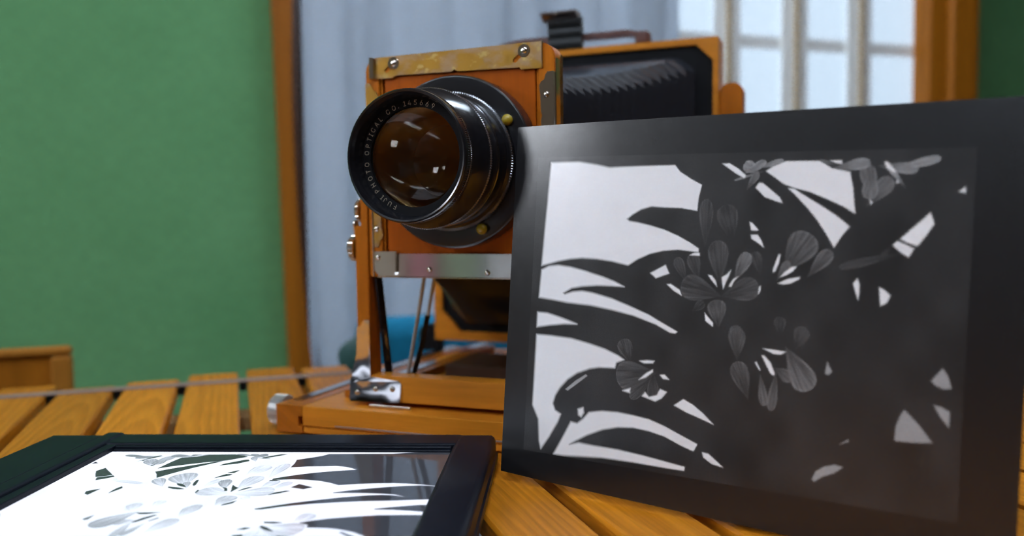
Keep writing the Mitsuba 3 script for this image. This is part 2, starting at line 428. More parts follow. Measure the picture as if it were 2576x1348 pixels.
# a brown grey band laid across the slat ends
bc = np.linspace(-0.649, 0.87, 60)
add('slatted_table__band', cbox(-0.649, 0.876, 1.128, 1.150, 0.0, 0.0012, 0.0003), 'm_band', ROOM, label='grey brown band across the slat ends')
for k in range(-6, 14):
    add('slatted_table__link', cbox(-0.1350 + 0.0735 * k - 0.0103, -0.1350 + 0.0735 * k - 0.0010, 1.130, 1.147, -0.012, -0.001, 0.002), 'm_black_matt', ROOM)
for c in (-0.55, 0.78):
    for d in (0.12, 1.075):
        add('slatted_table__leg', cbox(c - 0.02, c + 0.02, d - 0.02, d + 0.02, FLOOR, -0.046, 0.003), 'm_pale_wood', ROOM)

# ------------------------------------------------------------------ things behind the table
tag('wooden_chair', 'brown wooden chair whose framed backrest shows beyond the left end of the table', 'chair')
cz = 0.029
add('wooden_chair__back_panel', cbox(-0.640, -0.254, 1.358, 1.366, -0.30, cz - 0.014, 0.002), 'm_house_wood', ROOM)
add('wooden_chair__top_rail', cbox(-0.660, -0.227, 1.350, 1.368, cz - 0.0135, cz, 0.004), 'm_chair_rail', ROOM)
for c in (-0.243, -0.648):
    add('wooden_chair__stile', cbox(c - 0.0115, c + 0.0150, 1.350, 1.372, FLOOR, cz - 0.0138, 0.003), 'm_chair_rail', ROOM)
    add('wooden_chair__leg', cbox(c - 0.0115, c + 0.0150, 1.735, 1.760, FLOOR, -0.275, 0.003), 'm_chair_rail', ROOM)
add('wooden_chair__seat', cbox(-0.665, -0.225, 1.373, 1.775, -0.2745, -0.250, 0.005), 'm_house_wood', ROOM)

k = add('teal_cushion', rbox(0.205, 0.98, 1.42, 1.56, -0.30, 0.028, 0.028, 5), 'm_teal', ROOM, smooth=True)
tag(k, 'teal fabric seat cushion standing behind the view camera', 'cushion')
tag('bench', 'low wooden bench under the teal cushion', 'bench')
add('bench__seat', cbox(0.18, 1.0, 1.38, 1.62, -0.33, -0.3005, 0.004), 'm_house_wood', ROOM)
for c in (0.22, 0.96):
    for d in (1.41, 1.59):
        add('bench__leg', cbox(c - 0.02, c + 0.02, d - 0.02, d + 0.02, FLOOR, -0.3305, 0.003), 'm_house_wood', ROOM)

tag('unseen_side_table', 'unseen low brown side table at the left, under the boxes mirrored in the bottom strip', 'table')  # out of view, carries the boxes that the bottom strip mirrors
add('unseen_side_table__top', cbox(-2.10, -1.45, -0.75, 0.75, -0.32, -0.29, 0.004), 'm_house_wood', ROOM)
for c in (-2.06, -1.49):
    for d in (-0.70, 0.70):
        add('unseen_side_table__leg', cbox(c - 0.025, c + 0.025, d - 0.025, d + 0.025, FLOOR, -0.3205, 0.003), 'm_house_wood', ROOM)
scene['m_box_white'] = principled((0.75, 0.75, 0.76), 0.6, 0.2)
scene['m_box_pink'] = principled((0.62, 0.26, 0.30), 0.6, 0.2)
scene['m_box_green'] = principled((0.32, 0.40, 0.27), 0.6, 0.2)
scene['m_box_beige'] = principled((0.50, 0.42, 0.32), 0.6, 0.2)
for nm, col, d0, d1, h in (('white', 'm_box_white', 0.22, 0.52, 0.20), ('beige', 'm_box_beige', 0.06, 0.19, 0.16), ('pink', 'm_box_pink', -0.04, 0.035, 0.18), ('pale green', 'm_box_green', -0.20, -0.07, 0.22), ('grey white', 'm_box_white', -0.52, -0.24, 0.14)):  # out of view, coloured and placed for reflections in the bottom strip
    t = fresh('unseen_storage_box')
    tag(t, f'{nm} unseen storage box on the low side table, placed for its reflection in the bottom strip', 'box', 'unseen storage boxes on the side table')
    add(t + '__body', cbox(-1.95, -1.62, d0, d1, -0.2895, h - 0.05, 0.004), col, ROOM)
    add(t + '__lid', cbox(-1.956, -1.614, d0 - 0.006, d1 + 0.006, h - 0.0495, h, 0.004), col, ROOM)

# potted plant, mostly hidden by the left post of the view camera
tag('potted_plant', 'dark green leafy plant in a grey pot behind the view camera', 'potted plant')
PC, PD = 0.146, 1.33
prof = [(0.0, -0.10), (0.050, -0.10), (0.060, 0.02), (0.052, 0.02), (0.048, 0.0), (0.0, 0.0)]
pot = lathe([(max(r, 1e-5), v) for r, v in prof], 40, closed=False)
pm = pot.vertices.copy()
pot = trimesh.Trimesh(np.stack([pm[:, 0] + PC, pm[:, 2] + PD, pm[:, 1] - 0.598], 1), pot.faces[:, ::-1], process=False)
outward(pot)
add('potted_plant__pot', pot, 'm_pot', ROOM, smooth=40)
for i in range(11):
    a = i * 2.4
    h = [-0.02, -0.115, -0.16, -0.20, -0.26, -0.30, -0.33, -0.36, -0.40, -0.22, -0.14][i] - 0.02
    reach = 0.018 + 0.006 * i
    tip = np.array([PC + reach * math.cos(a), PD + reach * math.sin(a), h])
    b = np.array([PC, PD, -0.60])
    ts = np.linspace(0, 1, 12)[:, None]
    path = b * (1 - ts) + tip * ts + np.array([0.4 * reach * math.cos(a), 0.4 * reach * math.sin(a), 0]) * (4 * ts * (1 - ts)) * 0.5
    add('potted_plant__stem', tube(path, 0.0014, 6), 'm_leaf', ROOM)
    d1 = np.array([math.cos(a) * 0.35, math.sin(a) * 0.35, 0.9]); d1 /= np.linalg.norm(d1)
    d2 = np.cross(d1, [math.sin(a), -math.cos(a) + 0.3, 0.1]); d2 /= np.linalg.norm(d2)
    d3 = np.cross(d1, d2)
    uu, ww = np.meshgrid(np.linspace(0, 1, 10), np.linspace(-1, 1, 5), indexing='ij')
    L, W = 0.066, 0.026
    P = tip + uu[..., None] * L * d1 + (ww * W * np.sin(np.pi * np.clip(uu, 0.02, 0.99)) ** 0.8)[..., None] * d2 + (0.012 * uu ** 2 + 0.004 * np.abs(ww))[..., None] * d3
    add('potted_plant__leaf', grid_sheet(P), 'm_leaf', ROOM, smooth=True)

# ------------------------------------------------------------------ the view camera; u to its left-hand side as seen (right in the photo), v backwards, w up
BODY = T().translate([-0.0431, 0.7612, 0]).rotate([0, 0, 1], math.degrees(B_ANG))
VC = 'view_camera'
tag(VC, 'wooden large format view camera with big black lens, on the slatted table', 'camera')

def vc(part, mesh, mat, smooth=False, label=None):
    return add(f'{VC}__{part}', mesh, mat, BODY, smooth, label)

def rounded(poly, r):
    return poly.buffer(-r).buffer(r, quad_segs=8)

def screw(parent, u, w, v, r, ang, mat='m_nickel', washer=0.0):
    prof = [(1e-5, v - 0.0016), (r * 0.55, v - 0.0014), (r * 0.9, v - 0.0007), (r, v), (1e-5, v)]
    head = lathe(prof, 28, (u, w), closed=False)
    cut = trimesh.creation.box((3 * r, 0.0014, 0.26 * r))
    cut.apply_transform(trimesh.transformations.rotation_matrix(ang, [0, 1, 0]))
    cut.apply_translation([u, v - 0.0016, w])
    try:
        head = trimesh.boolean.difference([head, cut], engine='manifold')
    except Exception:
        pass
    k = add(parent + '__screw', head, mat, BODY, 35)
    if washer:
        ring = lathe([(r * 0.9, v), (r * 0.9, v - 0.0005), (washer * 0.93, v - 0.0005), (washer, v - 0.0001), (washer, v + 0.0006), (r * 0.9, v + 0.0006)], 36, (u, w))
        add(parent + '__washer', ring, mat, BODY, 35)
    return k

# base
vc('bed_plate', cbox(-0.1638, 0.1550, -0.0205, 0.362, 0.0092, 0.0285, 0.0008), 'm_cherry_across', label='sliding front bed plate')
vc('base_board', cbox(-0.1640, 0.1552, -0.0190, 0.362, 0.0020, 0.0084, 0.0006), 'm_cherry_across')
lip = cbox(-0.1275, 0.1300, -0.0212, -0.0186, 0.0106, 0.0122, 0.0004)
vc('bed_slot_strip', lip, 'm_band', label='thin metal strip in the slot of the bed')
for s in (0, 1):
    a, b = (-0.1937, -0.1645) if s == 0 else (0.1557, 0.1849)
    prof = Polygon([(a, 0.0018), (b, 0.0018), (b, 0.0090), (b - 0.0045, 0.0090), (b - 0.0045, 0.0183), (b + 0.0004, 0.0186), (b, 0.0285), (a, 0.0285)] if s == 0 else [(a, 0.0018), (b, 0.0018), (b, 0.0285), (a, 0.0285)])
    vc('base_rail', face_plate(prof, -0.0200, 0.362), 'm_cherry_along')
    x = -0.1890 if s == 0 else 0.1690
    vc('rail_strip', cbox(x, x + 0.011, 0.0, 0.362, 0.0285, 0.0296, 0.0004), 'm_nickel', label='flat metal strip along the base rail')
# side knob
for s in (-1, 1):
    u0 = -0.1937 if s < 0 else 0.1849
    r = 0.0154
    prof = [(1e-5, 0), (0.0045, 0.0), (0.0045, 0.004), (r - 0.0035, 0.004), (r - 0.001, 0.0045), (r, 0.0055), (r, 0.0175), (r - 0.001, 0.0188), (r - 0.004, 0.0190), (1e-5, 0.0190)]
    k = rot_u(lathe(prof, closed=False, teeth=(48, 0.0010, {5, 6})), (0, 0, 0))
    p = k.vertices * [(1 if s > 0 else -1), 1, 1] + [u0, 0.0040, 0.0170]
    k = trimesh.Trimesh(p, k.faces, process=False); outward(k)
    vc('side_knob', k, 'm_knob', 30, label='silver knurled knob')
# front standard: U frame
for s in (0, 1):
    pts = [(-0.1130, 0.0584), (-0.0992, 0.0584), (-0.0992, 0.2258), (-0.1068, 0.2258), (-0.1068, 0.2004), (-0.1130, 0.2004)]
    if s: pts = [(-0.0094 - a, b) for a, b in pts][::-1]
    vc('front_post', bevel_plate(Polygon(pts), 0.0, 0.0195, 0.0006), 'm_cherry_up')
vc('front_crossbar', bevel_plate(sbox(-0.1220, 0.0338, 0.1126, 0.0583), 0.0, 0.0200, 0.0007), 'm_cherry_across')
arm = [(-0.1215, 0.0512), (-0.119, 0.062), (-0.1140, 0.078), (-0.1128, 0.104), (-0.1100, 0.1048), (-0.1083, 0.1062), (-0.1068, 0.1095), (-0.1045, 0.1112), (-0.1010, 0.1115), (-0.0993, 0.1100), (-0.0993, 0.0570), (-0.069, 0.0545), (-0.0665, 0.0520), (-0.0672, 0.036), (-0.0690, 0.0340), (-0.1205, 0.0325), (-0.122, 0.034)]
for s in (0, 1):
    pts = arm if s == 0 else [(-0.0094 - a, b) for a, b in arm][::-1]
    plate = bevel_plate(rounded(Polygon(pts), 0.0007), -0.0016, 0.0, 0.0004)
    p = plate.vertices
    p[:, 1] -= np.where(p[:, 1] < -0.001, 0.062 * np.maximum(0, 0.0545 - p[:, 2]), 0)
    k = vc('corner_bracket', trimesh.Trimesh(p, plate.faces, process=False), 'm_chrome', label='polished chrome corner bracket with lobed top')
    for (a, b), g in zip([(-0.1133, 0.0416), (-0.0932, 0.0459), (-0.0751, 0.0467)], (0.3, 0.9, 0.7)):
        screw(k, a if s == 0 else -0.0094 - a, b, -0.0020, 0.0029, g)
for i in range(4):
    x = -0.0983 + i * 0.01095
    m = lathe([(1e-5, 0), (0.0017, 0), (0.0017, 0.0105), (1e-5, 0.0105)], 20, closed=False)
    p = m.vertices
    m = trimesh.Trimesh(np.stack([p[:, 1] + x, p[:, 0] - 0.0045, p[:, 2] + 0.0303], 1), m.faces, process=False); outward(m)
    vc('hinge_knuckle', m, 'm_nickel', 30)
# lens frame with rounded top
outer = sbox(-0.0975, 0.1525, 0.0880, 0.3555).buffer(-0.013).buffer(0.013, quad_segs=10).union(sbox(-0.0975, 0.1525, 0.0880, 0.20))
opening = sbox(-0.0833, 0.165, 0.0728, 0.338)
vc('lens_frame', bevel_plate(outer.difference(opening), 0.0, 0.0215, 0.0008), 'm_cherry_up')
vc('groove_shade_sheet', face_plate(sbox(-0.0836, 0.1647, 0.0731, 0.3383), 0.0135, 0.0150), 'm_black_matt')  # black sheet added behind the lens board so its groove reads dark
vc('lens_board', cbox(-0.0786, 0.0696, 0.0018, 0.0130, 0.167, 0.337, 0.0006), 'm_board')
for x in (-0.0815, 0.0718):
    vc('board_guide', cbox(x - 0.0012, x + 0.0006, 0.0020, 0.0130, 0.166, 0.337, 0.0003), 'm_cherry_up')
# top lock plate with two keyhole slots
pl = Polygon([(-0.0869, 0.3356), (-0.0681, 0.3354), (-0.0670, 0.3368), (-0.0647, 0.3374), (-0.0082, 0.3368), (-0.0057, 0.3388), (-0.0036, 0.3368), (0.0561, 0.3358), (0.0572, 0.3339), (0.0764, 0.3339), (0.0767, 0.3566), (-0.0860, 0.3551)])
slots = []
from shapely.geometry import LineString
for a, b, w1, w2 in ((-0.0673, -0.0745, 0.3487, 0.3425), (0.0603, 0.0520, 0.3497, 0.3420)):
    slots.append(LineString([(a, w1), (b, w2)]).buffer(0.0019))
k = vc('lock_plate', bevel_plate(pl.difference(slots[0]).difference(slots[1]), -0.0013, 0.0, 0.0003), 'm_patina', label='tarnished metal lock plate across the top')
for a, w in ((-0.0673, 0.3487), (0.0603, 0.3497)):
    screw(k, a, w, -0.0016, 0.0036, 1.0, 'm_nickel', 0.0056)
add(k + '__folded_end', cbox(-0.0916, -0.0868, -0.0042, 0.0, 0.3356, 0.3550, 0.0005), 'm_nickel', BODY)
add(k + '__folded_end', cbox(0.0767, 0.0774, -0.0022, 0.0, 0.3339, 0.3570, 0.0003), 'm_nickel', BODY)
# right side plate and its edging
sp = Polygon([(0.0872, 0.3308), (0.0815, 0.3305), (0.0796, 0.3285), (0.0783, 0.3240), (0.0752, 0.3222), (0.0737, 0.3190), (0.0745, 0.3120), (0.0752, 0.2970), (0.0762, 0.2935), (0.0752, 0.2900), (0.0752, 0.180), (0.0790, 0.176), (0.0790, 0.160), (0.0872, 0.160)])
k = vc('side_plate', bevel_plate(rounded(sp, 0.0005), -0.0012, 0.0, 0.0003), 'm_nickel', label='dull silver scalloped plate on the right edge')
screw(k, 0.0802, 0.3111, -0.0010, 0.0030, 1.0)
screw(k, 0.0802, 0.190, -0.0010, 0.0030, 0.4)
vc('edge_rail', cbox(0.0881, 0.0889, 0.0, 0.0110, 0.1530, 0.3420, 0.0003), 'm_nickel', label='bright metal rail on the frame edge')
vc('edge_bead', tube([(0.0880, -0.0003, 0.1532), (0.0880, -0.0003, 0.25), (0.0880, -0.0003, 0.3300)], 0.0011, 12), 'm_nickel', 40)
vc('edge_rail', side_plate(rounded(sbox(0.0125, 0.1530, 0.0190, 0.3470), 0.003), 0.0880, 0.0889), 'm_patina')
lp = Polygon([(-0.0974, 0.3325), (-0.0930, 0.3325), (-0.0905, 0.3290), (-0.0888, 0.3255), (-0.0856, 0.3238), (-0.0838, 0.3190), (-0.0838, 0.200), (-0.0821, 0.192), (-0.0832, 0.1882), (-0.0848, 0.1872), (-0.0857, 0.183), (-0.0880, 0.1801), (-0.0921, 0.1801), (-0.0921, 0.215), (-0.0974, 0.2200)])
k = vc('side_plate', bevel_plate(rounded(lp, 0.0005), -0.0012, 0.0, 0.0003), 'm_patina', label='tarnished scalloped plate on the left edge')
screw(k, -0.0892, 0.1972, -0.0010, 0.0031, -0.8)
vc('edge_rail', cbox(-0.0935, -0.0922, -0.0018, 0.0, 0.1530, 0.2300, 0.0003), 'm_nickel')
# bottom strip
k = vc('bottom_strip', bevel_plate(sbox(-0.0885, 0.1532, 0.0879, 0.1742), -0.0014, 0.0, 0.0004), 'm_nickel', label='bright metal strip along the bottom of the lens frame')
for a, w in ((-0.0343, 0.1597), (0.0234, 0.1575)):
    screw(k, a, w, -0.0012, 0.0028, 0.5)
lb = Polygon([(-0.0902, 0.1585), (-0.0882, 0.1560), (-0.0868, 0.1547), (-0.0690, 0.1547), (-0.0672, 0.1570), (-0.0668, 0.1764), (-0.0902, 0.1764)])
for s in (0, 1):
    pts = lb if s == 0 else affinity.translate(affinity.scale(lb, -1, 1, origin=(0, 0)), -0.0045, -0.001)
    q = add(k + '__end_block', bevel_plate(pts, -0.0048, -0.0015, 0.0007), 'm_nickel', BODY)
k2 = vc('strip_block', bevel_plate(sbox(0.0300, 0.1535, 0.0610, 0.1733), -0.0040, -0.0015, 0.0006), 'm_nickel')
screw(k, -0.0861, 0.1708, -0.0049, 0.0028, 0.2)
vc('strip_lip', cbox(-0.0885, 0.0879, -0.0026, 0.0, 0.1519, 0.1531, 0.0003), 'm_nickel')
# tension knobs on the left post
for w, r, L in ((0.2150, 0.0112, 0.0065), (0.1790, 0.0125, 0.0085)):
    prof = [(1e-5, 0), (0.004, 0.0), (0.004, 0.0015), (r - 0.002, 0.0015), (r, 0.0025), (r, L - 0.001), (r - 0.0015, L), (1e-5, L)]
    m = rot_u(lathe(prof, closed=False, teeth=(44, 0.0005, {4, 5})), (0, 0, 0))
    for s in (-1, 1):
        base = (-0.1068 if w > 0.2 else -0.1130)
        p = m.vertices * [s, 1, 1] + [base if s < 0 else -0.0094 - base, 0.0095, w]
        q = trimesh.Trimesh(p, m.faces, process=False); outward(q)
        vc('tension_knob', q, 'm_nickel', 30, label='silver knurled tension knob')
for s in (-1, 1):
    u = -0.1145 if s < 0 else 0.1046
    vc('lever_arm', side_plate(LineString([(0.0095, 0.1790), (0.004, 0.2020)]).buffer(0.004), u - 0.0005, u + 0.0010), 'm_nickel')
# struts and braces between the standards
for s in (0, 1):
    m = lambda x: x if s == 0 else -0.0094 - x
    vc('strut', tube([(m(-0.0545), 0.030, 0.1570), (m(-0.0640), 0.030, 0.11), (m(-0.0755), 0.030, 0.0560)], 0.0030, 14, 0.5), 'm_satin', 40, label='bright silver strut')
    vc('strut', tube([(m(-0.0470), 0.036, 0.1570), (m(-0.0510), 0.036, 0.136), (m(-0.0560), 0.036, 0.1120)], 0.0026, 14, 0.5), 'm_satin', 40, label='bright silver strut')
    vc('strut_arm', tube([(m(-0.0560), 0.036, 0.1130), (m(-0.0640), 0.036, 0.08), (m(-0.0720), 0.036, 0.0560)], 0.0042, 12, 0.5), 'm_black_satin', 40, label='black lower arm of the strut')
    u = -0.0955 if s == 0 else 0.0861
    vc('brace', side_plate(LineString([(0.0108, 0.1500), (0.0290, 0.0450)]).buffer(0.0055), u - 0.0005, u + 0.0015), 'm_black_satin', label='black brace beside the front post')
    vc('brace_pin', side_plate(LineString([(0.0170, 0.1000), (0.0240, 0.0700)]).buffer(0.0012), u + 0.0015, u + 0.0025), 'm_nickel')
    u = -0.130 if s == 0 else 0.110
    vc('focus_rail', cbox(u - 0.016, u + 0.016, 0.026, 0.345, 0.0286, 0.0365, 0.0008), 'm_cherry_along')
    vc('rail_strip', cbox(u - 0.006, u + 0.006, 0.026, 0.345, 0.0366, 0.0380, 0.0004), 'm_nickel', label='metal strip on the focus rail')
vc('focus_block', cbox(-0.095, 0.075, 0.150, 0.235, 0.0286, 0.0440, 0.002), 'm_dark_wood', label='dark focusing block')
vc('standard_foot', cbox(-0.100, 0.0906, 0.0205, 0.0255, 0.0286, 0.0550, 0.001), 'm_cherry_across')

# bellows: pleated tube with chamfered corners
N = 18
rings = []
for i in range(2 * N + 1):
    x = i / (2 * N)
    g = x ** 1.45
    v = 0.0215 + (0.3175 - 0.0215) * x
    W = 0.0800 + (0.1610 - 0.0800) * g
    top = 0.3370 + (0.3930 - 0.3370) * x ** 1.7
    bot = 0.1660 + (0.0670 - 0.1660) * x ** 0.95
    cu = -0.0047 + 0.0035 * g
    out = i % 2
    d = 0.0 if out else 0.0075
    ch = 0.0200 if out else 0.0095
    a, t, b = W - d, top - 0.35 * d, bot + d
    rings.append([(cu - a, v, t - ch), (cu - a, v, b + ch), (cu - a + ch, v, b), (cu + a - ch, v, b), (cu + a, v, b + ch), (cu + a, v, t - ch), (cu + a - 1.25 * ch, v, t), (cu - a + 1.25 * ch, v, t)])
V = np.array(rings).reshape(-1, 3)
F = []
for i in range(2 * N):
    for j in range(8):
        a, b = i * 8 + j, i * 8 + (j + 1) % 8
        F += [(a, b, b + 8), (a, b + 8, a + 8)]
vc('bellows', trimesh.Trimesh(V, np.array(F), process=False), 'm_leather', label='black pleated leather bellows')

# rear standard
ro = sbox(-0.1860, 0.0455, 0.1836, 0.4110)
ri = Polygon([(-0.1744, 0.0850), (-0.1480, 0.0575), (0.1500, 0.0575), (0.1769, 0.0850), (0.1769, 0.3845), (0.1580, 0.4033), (-0.1560, 0.4033), (-0.1744, 0.3845)])
vc('rear_frame', bevel_plate(rounded(ro, 0.002).difference(ri), 0.3100, 0.3480, 0.0008), 'm_cherry_across')
vc('bellows_frame', face_plate(ri.difference(sbox(-0.150, 0.080, 0.148, 0.380)), 0.3150, 0.3200), 'm_black_matt', label='black mount of the bellows')
vc('focusing_screen', face_plate(sbox(-0.172, 0.06, 0.174, 0.401), 0.3400, 0.3430), 'm_black_matt')
for s in (0, 1):
    a, b = (0.1838, 0.2104) if s else (-0.2128, -0.1862)
    tab = sbox(a, 0.0297, b, 0.3580).buffer(-0.0115).buffer(0.0115, quad_segs=10) if s else sbox(a, 0.0297, b, 0.0640).buffer(-0.012).buffer(0.012)
    vc('rear_stay', bevel_plate(tab.union(sbox(a + 0.001, 0.0297, b - 0.001, 0.04)), 0.3160, 0.3400, 0.0010), 'm_cherry_up' if s else 'm_black_matt', label='rounded wooden rear stay' if s else 'dark rounded rear stay')
# leather carrying strap on top
P = []
for t in np.linspace(0, 1, 40):
    u = -0.112 + 0.212 * t
    lift = 0.0175 * (1 - (2 * t - 1) ** 4) - 0.004 * math.sin(math.pi * t) + 0.004 * smoothstep(0.75, 0.92, mi.Float(t)).numpy()[0] - 0.001
    P.append((u, 0.3290, 0.4118 + max(0.0, lift)))
P = np.array(P)
th, wd = 0.0026, 0.0095
V, F = [], []
for p in P:
    for dv, dw in ((-wd, -th), (wd, -th), (wd, th), (-wd, th)):
        V.append((p[0], p[1] + dv, p[2] + dw + th))
for i in range(len(P) - 1):
    for j in range(4):
        a, b = i * 4 + j, i * 4 + (j + 1) % 4
        F += [(a, b, b + 4), (a, b + 4, a + 4)]
n = (len(P) - 1) * 4
F += [(0, 2, 1), (0, 3, 2), (n, n + 1, n + 2), (n, n + 2, n + 3)]
m = trimesh.Trimesh(np.array(V), np.array(F), process=False); outward(m)
vc('carrying_strap', m, 'm_strap', 40, label='reddish brown leather carrying strap')
vc('strap_loop', rbox(0.084, 0.100, 0.318, 0.340, 0.4112, 0.4270, 0.003, 3), 'm_strap', True)
vc('strap_loop', rbox(-0.114, -0.098, 0.318, 0.340, 0.4112, 0.4230, 0.003, 3), 'm_strap', True)

# black spring clip standing on the rear frame
tag('spring_clip', 'small black ribbed spring clip with a shiny lip on top of the view camera', 'clip')
w = np.linspace(0.4113, 0.4480, 60)
vf = 0.3085 - 0.0015 * np.abs(np.sin((w - 0.4113) / 0.0367 * math.pi * 3)) - 0.004 * ((w - 0.4113) / 0.0367) ** 2
prof = Polygon(list(zip(vf, w)) + list(zip((vf + 0.0105)[::-1], w[::-1])))
k = add('spring_clip__body', side_plate(prof, -0.0215, 0.0205), 'm_rubber', BODY, 20)
lipp = LineString([(0.3060, 0.4462), (0.3030, 0.4496), (0.2985, 0.4515), (0.2965, 0.4522)]).buffer(0.0022)
m = side_plate(lipp.union(sbox(0.3035, 0.4470, 0.3160, 0.4545)), -0.0270, 0.0175)
add('spring_clip__lip', m, 'm_clip_lip', BODY, 30, label='shiny grey lip')
screw('spring_clip__lip', -0.008, 0.4512, 0.2950, 0.0016, 0.6)

# ------------------------------------------------------------------ the lens
LC = (-0.0022, 0.2556)
LN = VC + '__lens'
def ln(part, mesh, mat, smooth=30, label=None):
    return add(f'{LN}__{part}', mesh, mat, BODY, smooth, label)
ln('flange', lathe([(0.0480, 0.0016), (0.0740, 0.0016), (0.0757, 0.0000), (0.0757, -0.0150), (0.0750, -0.0172), (0.0735, -0.0180), (0.0600, -0.0186), (0.0480, -0.0186)], 128, LC), 'm_black_gloss', label='wide black mounting flange')
ln('mount_ring', lathe([(0.0480, -0.0187), (0.0600, -0.0187), (0.0596, -0.0232), (0.0560, -0.0275), (0.0556, -0.0440), (0.0480, -0.0440)], 128, LC), 'm_black_gloss')
ln('knurled_ring', lathe([(0.0560, -0.0222), (0.0594, -0.0222), (0.0604, -0.0228), (0.0604, -0.0244), (0.0594, -0.0250), (0.0560, -0.0250)], teeth=(170, 0.0006, {1, 2, 3, 4}), centre=LC), 'm_bright_edge', 20, label='bright knurled ring')
ln('thin_ring', lathe([(0.0540, -0.0446), (0.0560, -0.0446), (0.0566, -0.0453), (0.0560, -0.0461), (0.0540, -0.0461)], 128, LC), 'm_bright_edge')
ln('barrel', lathe([(0.0480, -0.0462), (0.0555, -0.0462), (0.0570, -0.0560), (0.0576, -0.0640), (0.0574, -0.0665), (0.0545, -0.0700), (0.0500, -0.0780), (0.0488, -0.0850), (0.0490, -0.0930), (0.0476, -0.0930), (0.0476, -0.0700)], 128, LC), 'm_black_gloss', 25)
ln('knurled_ring', lathe([(0.0550, -0.0642), (0.0574, -0.0642), (0.0583, -0.0649), (0.0583, -0.0661), (0.0574, -0.0668), (0.0550, -0.0668)], teeth=(180, 0.0006, {1, 2, 3, 4}), centre=LC), 'm_bright_edge', 20, label='bright knurled ring')
ln('knurled_ring', lathe([(0.0480, -0.0838), (0.0490, -0.0838), (0.0495, -0.0844), (0.0495, -0.0856), (0.0490, -0.0862), (0.0480, -0.0862)], teeth=(190, 0.0005, {1, 2, 3, 4}), centre=LC), 'm_bright_edge', 20, label='fine bright knurled ring')
ln('front_ring', lathe([(0.0450, -0.0855), (0.0498, -0.0900), (0.0510, -0.0938), (0.0525, -0.0945), (0.0527, -0.1000), (0.0524, -0.1030), (0.0514, -0.1042), (0.0500, -0.1038), (0.0494, -0.1018), (0.0487, -0.0997), (0.0481, -0.0982), (0.0481, -0.0965), (0.0473, -0.0945), (0.0469, -0.0868), (0.0450, -0.0868)], 160, LC), 'm_black_gloss', 25, label='glossy black front rim')
ln('knurled_ring', lathe([(0.0515, -0.0946), (0.0528, -0.0946), (0.0531, -0.0952), (0.0531, -0.0990), (0.0527, -0.0996), (0.0515, -0.0996)], teeth=(180, 0.0006, {1, 2, 3, 4}), centre=LC), 'm_black_satin', 20, label='black knurled rim')
ln('name_ring', lathe([(0.0400, -0.0840), (0.0400, -0.0880), (0.0470, -0.0883), (0.0470, -0.0840)], 128, LC), 'm_black_matt', label='black name ring inside the front rim')
# the name ring's lettering
TEXT = 'FUJI PHOTO OPTICAL CO. 145669'
A0, A1 = math.radians(249), math.radians(62)
widths = {' ': 0.55, 'I': 0.45, 'J': 0.85, '.': 0.4, '1': 0.6, 'O': 1.12, 'C': 1.05, 'H': 1.05}
ws = [widths.get(ch, 0.95) for ch in TEXT]
pos = (np.cumsum(ws) - np.array(ws) / 2) / sum(ws)
letters = []
glyphs = {}
for ch, q in zip(TEXT, pos):
    if ch == ' ':
        continue
    if ch not in glyphs:
        g = meshkit.text_mesh(ch, 0.0040, 0.00016)
        g.apply_translation([-g.bounds[:, 0].mean(), 0, 0])
        glyphs[ch] = g
    g = glyphs[ch]
    ang = A0 + (A1 - A0) * q
    tx, ty = (math.sin(ang), -math.cos(ang)), (math.cos(ang), math.sin(ang))
    x, y, z = g.vertices.T * np.array([[0.92], [1.0], [1.0]])
    r0 = 0.0413
    Vv = np.stack([LC[0] + ty[0] * (r0 + y) + tx[0] * x, -0.0884 - z, LC[1] + ty[1] * (r0 + y) + tx[1] * x], 1)
    letters.append(trimesh.Trimesh(Vv, g.faces, process=False))
ln('name_lettering', join(*letters), 'm_letter', False, label='fine engraved lettering around the glass')
letters = []
for i, ch in enumerate('JAPAN'):
    g = meshkit.text_mesh(ch, 0.0017, 0.00015)
    g.apply_translation([-g.bounds[:, 0].mean(), 0, 0])
    ang = math.radians(-38 + 5.2 * i)
    er, et = np.array([math.cos(ang), 0, math.sin(ang)]), np.array([-math.sin(ang), 0, math.cos(ang)])
    x, y, z = g.vertices.T
    # reads around the barrel, letter tops towards the rear
    Vv = np.array([LC[0], -0.0925, LC[1]]) + (0.0491 + z)[:, None] * er + x[:, None] * et + y[:, None] * np.array([0, 1.0, 0])
    letters.append(trimesh.Trimesh(Vv, g.faces[:, ::-1], process=False))
ln('maker_lettering', join(*letters), 'm_letter', False, label='small lettering JAPAN')
# glass: a biconvex front element, a second element behind it, a brown inner wall
def glass_element(r, v_edge, bulge_front, bulge_back, thick, n=20):
    prof = []
    for i in range(n + 1):
        x = i / n
        prof.append((max(1e-5, r * x), v_edge - thick / 2 - bulge_front * (1 - x * x)))
    for i in range(n, -1, -1):
        x = i / n
        prof.append((max(1e-5, r * x), v_edge + thick / 2 + bulge_back * (1 - x * x)))
    return lathe(prof, 128, LC, closed=False)
ln('front_glass', glass_element(0.0399, -0.0830, 0.0098, 0.0050, 0.0030), 'm_glass', 40, label='convex front glass')
ln('inner_wall', lathe([(0.0400, -0.0840), (0.0400, -0.0770), (0.0350, -0.0600), (0.0310, -0.0300), (1e-5, -0.0250), (1e-5, -0.0230), (0.0330, -0.0280), (0.0365, -0.0590), (0.0412, -0.0765), (0.0412, -0.0838)], 96, LC, closed=False), 'm_amber', 30, label='dark amber interior')
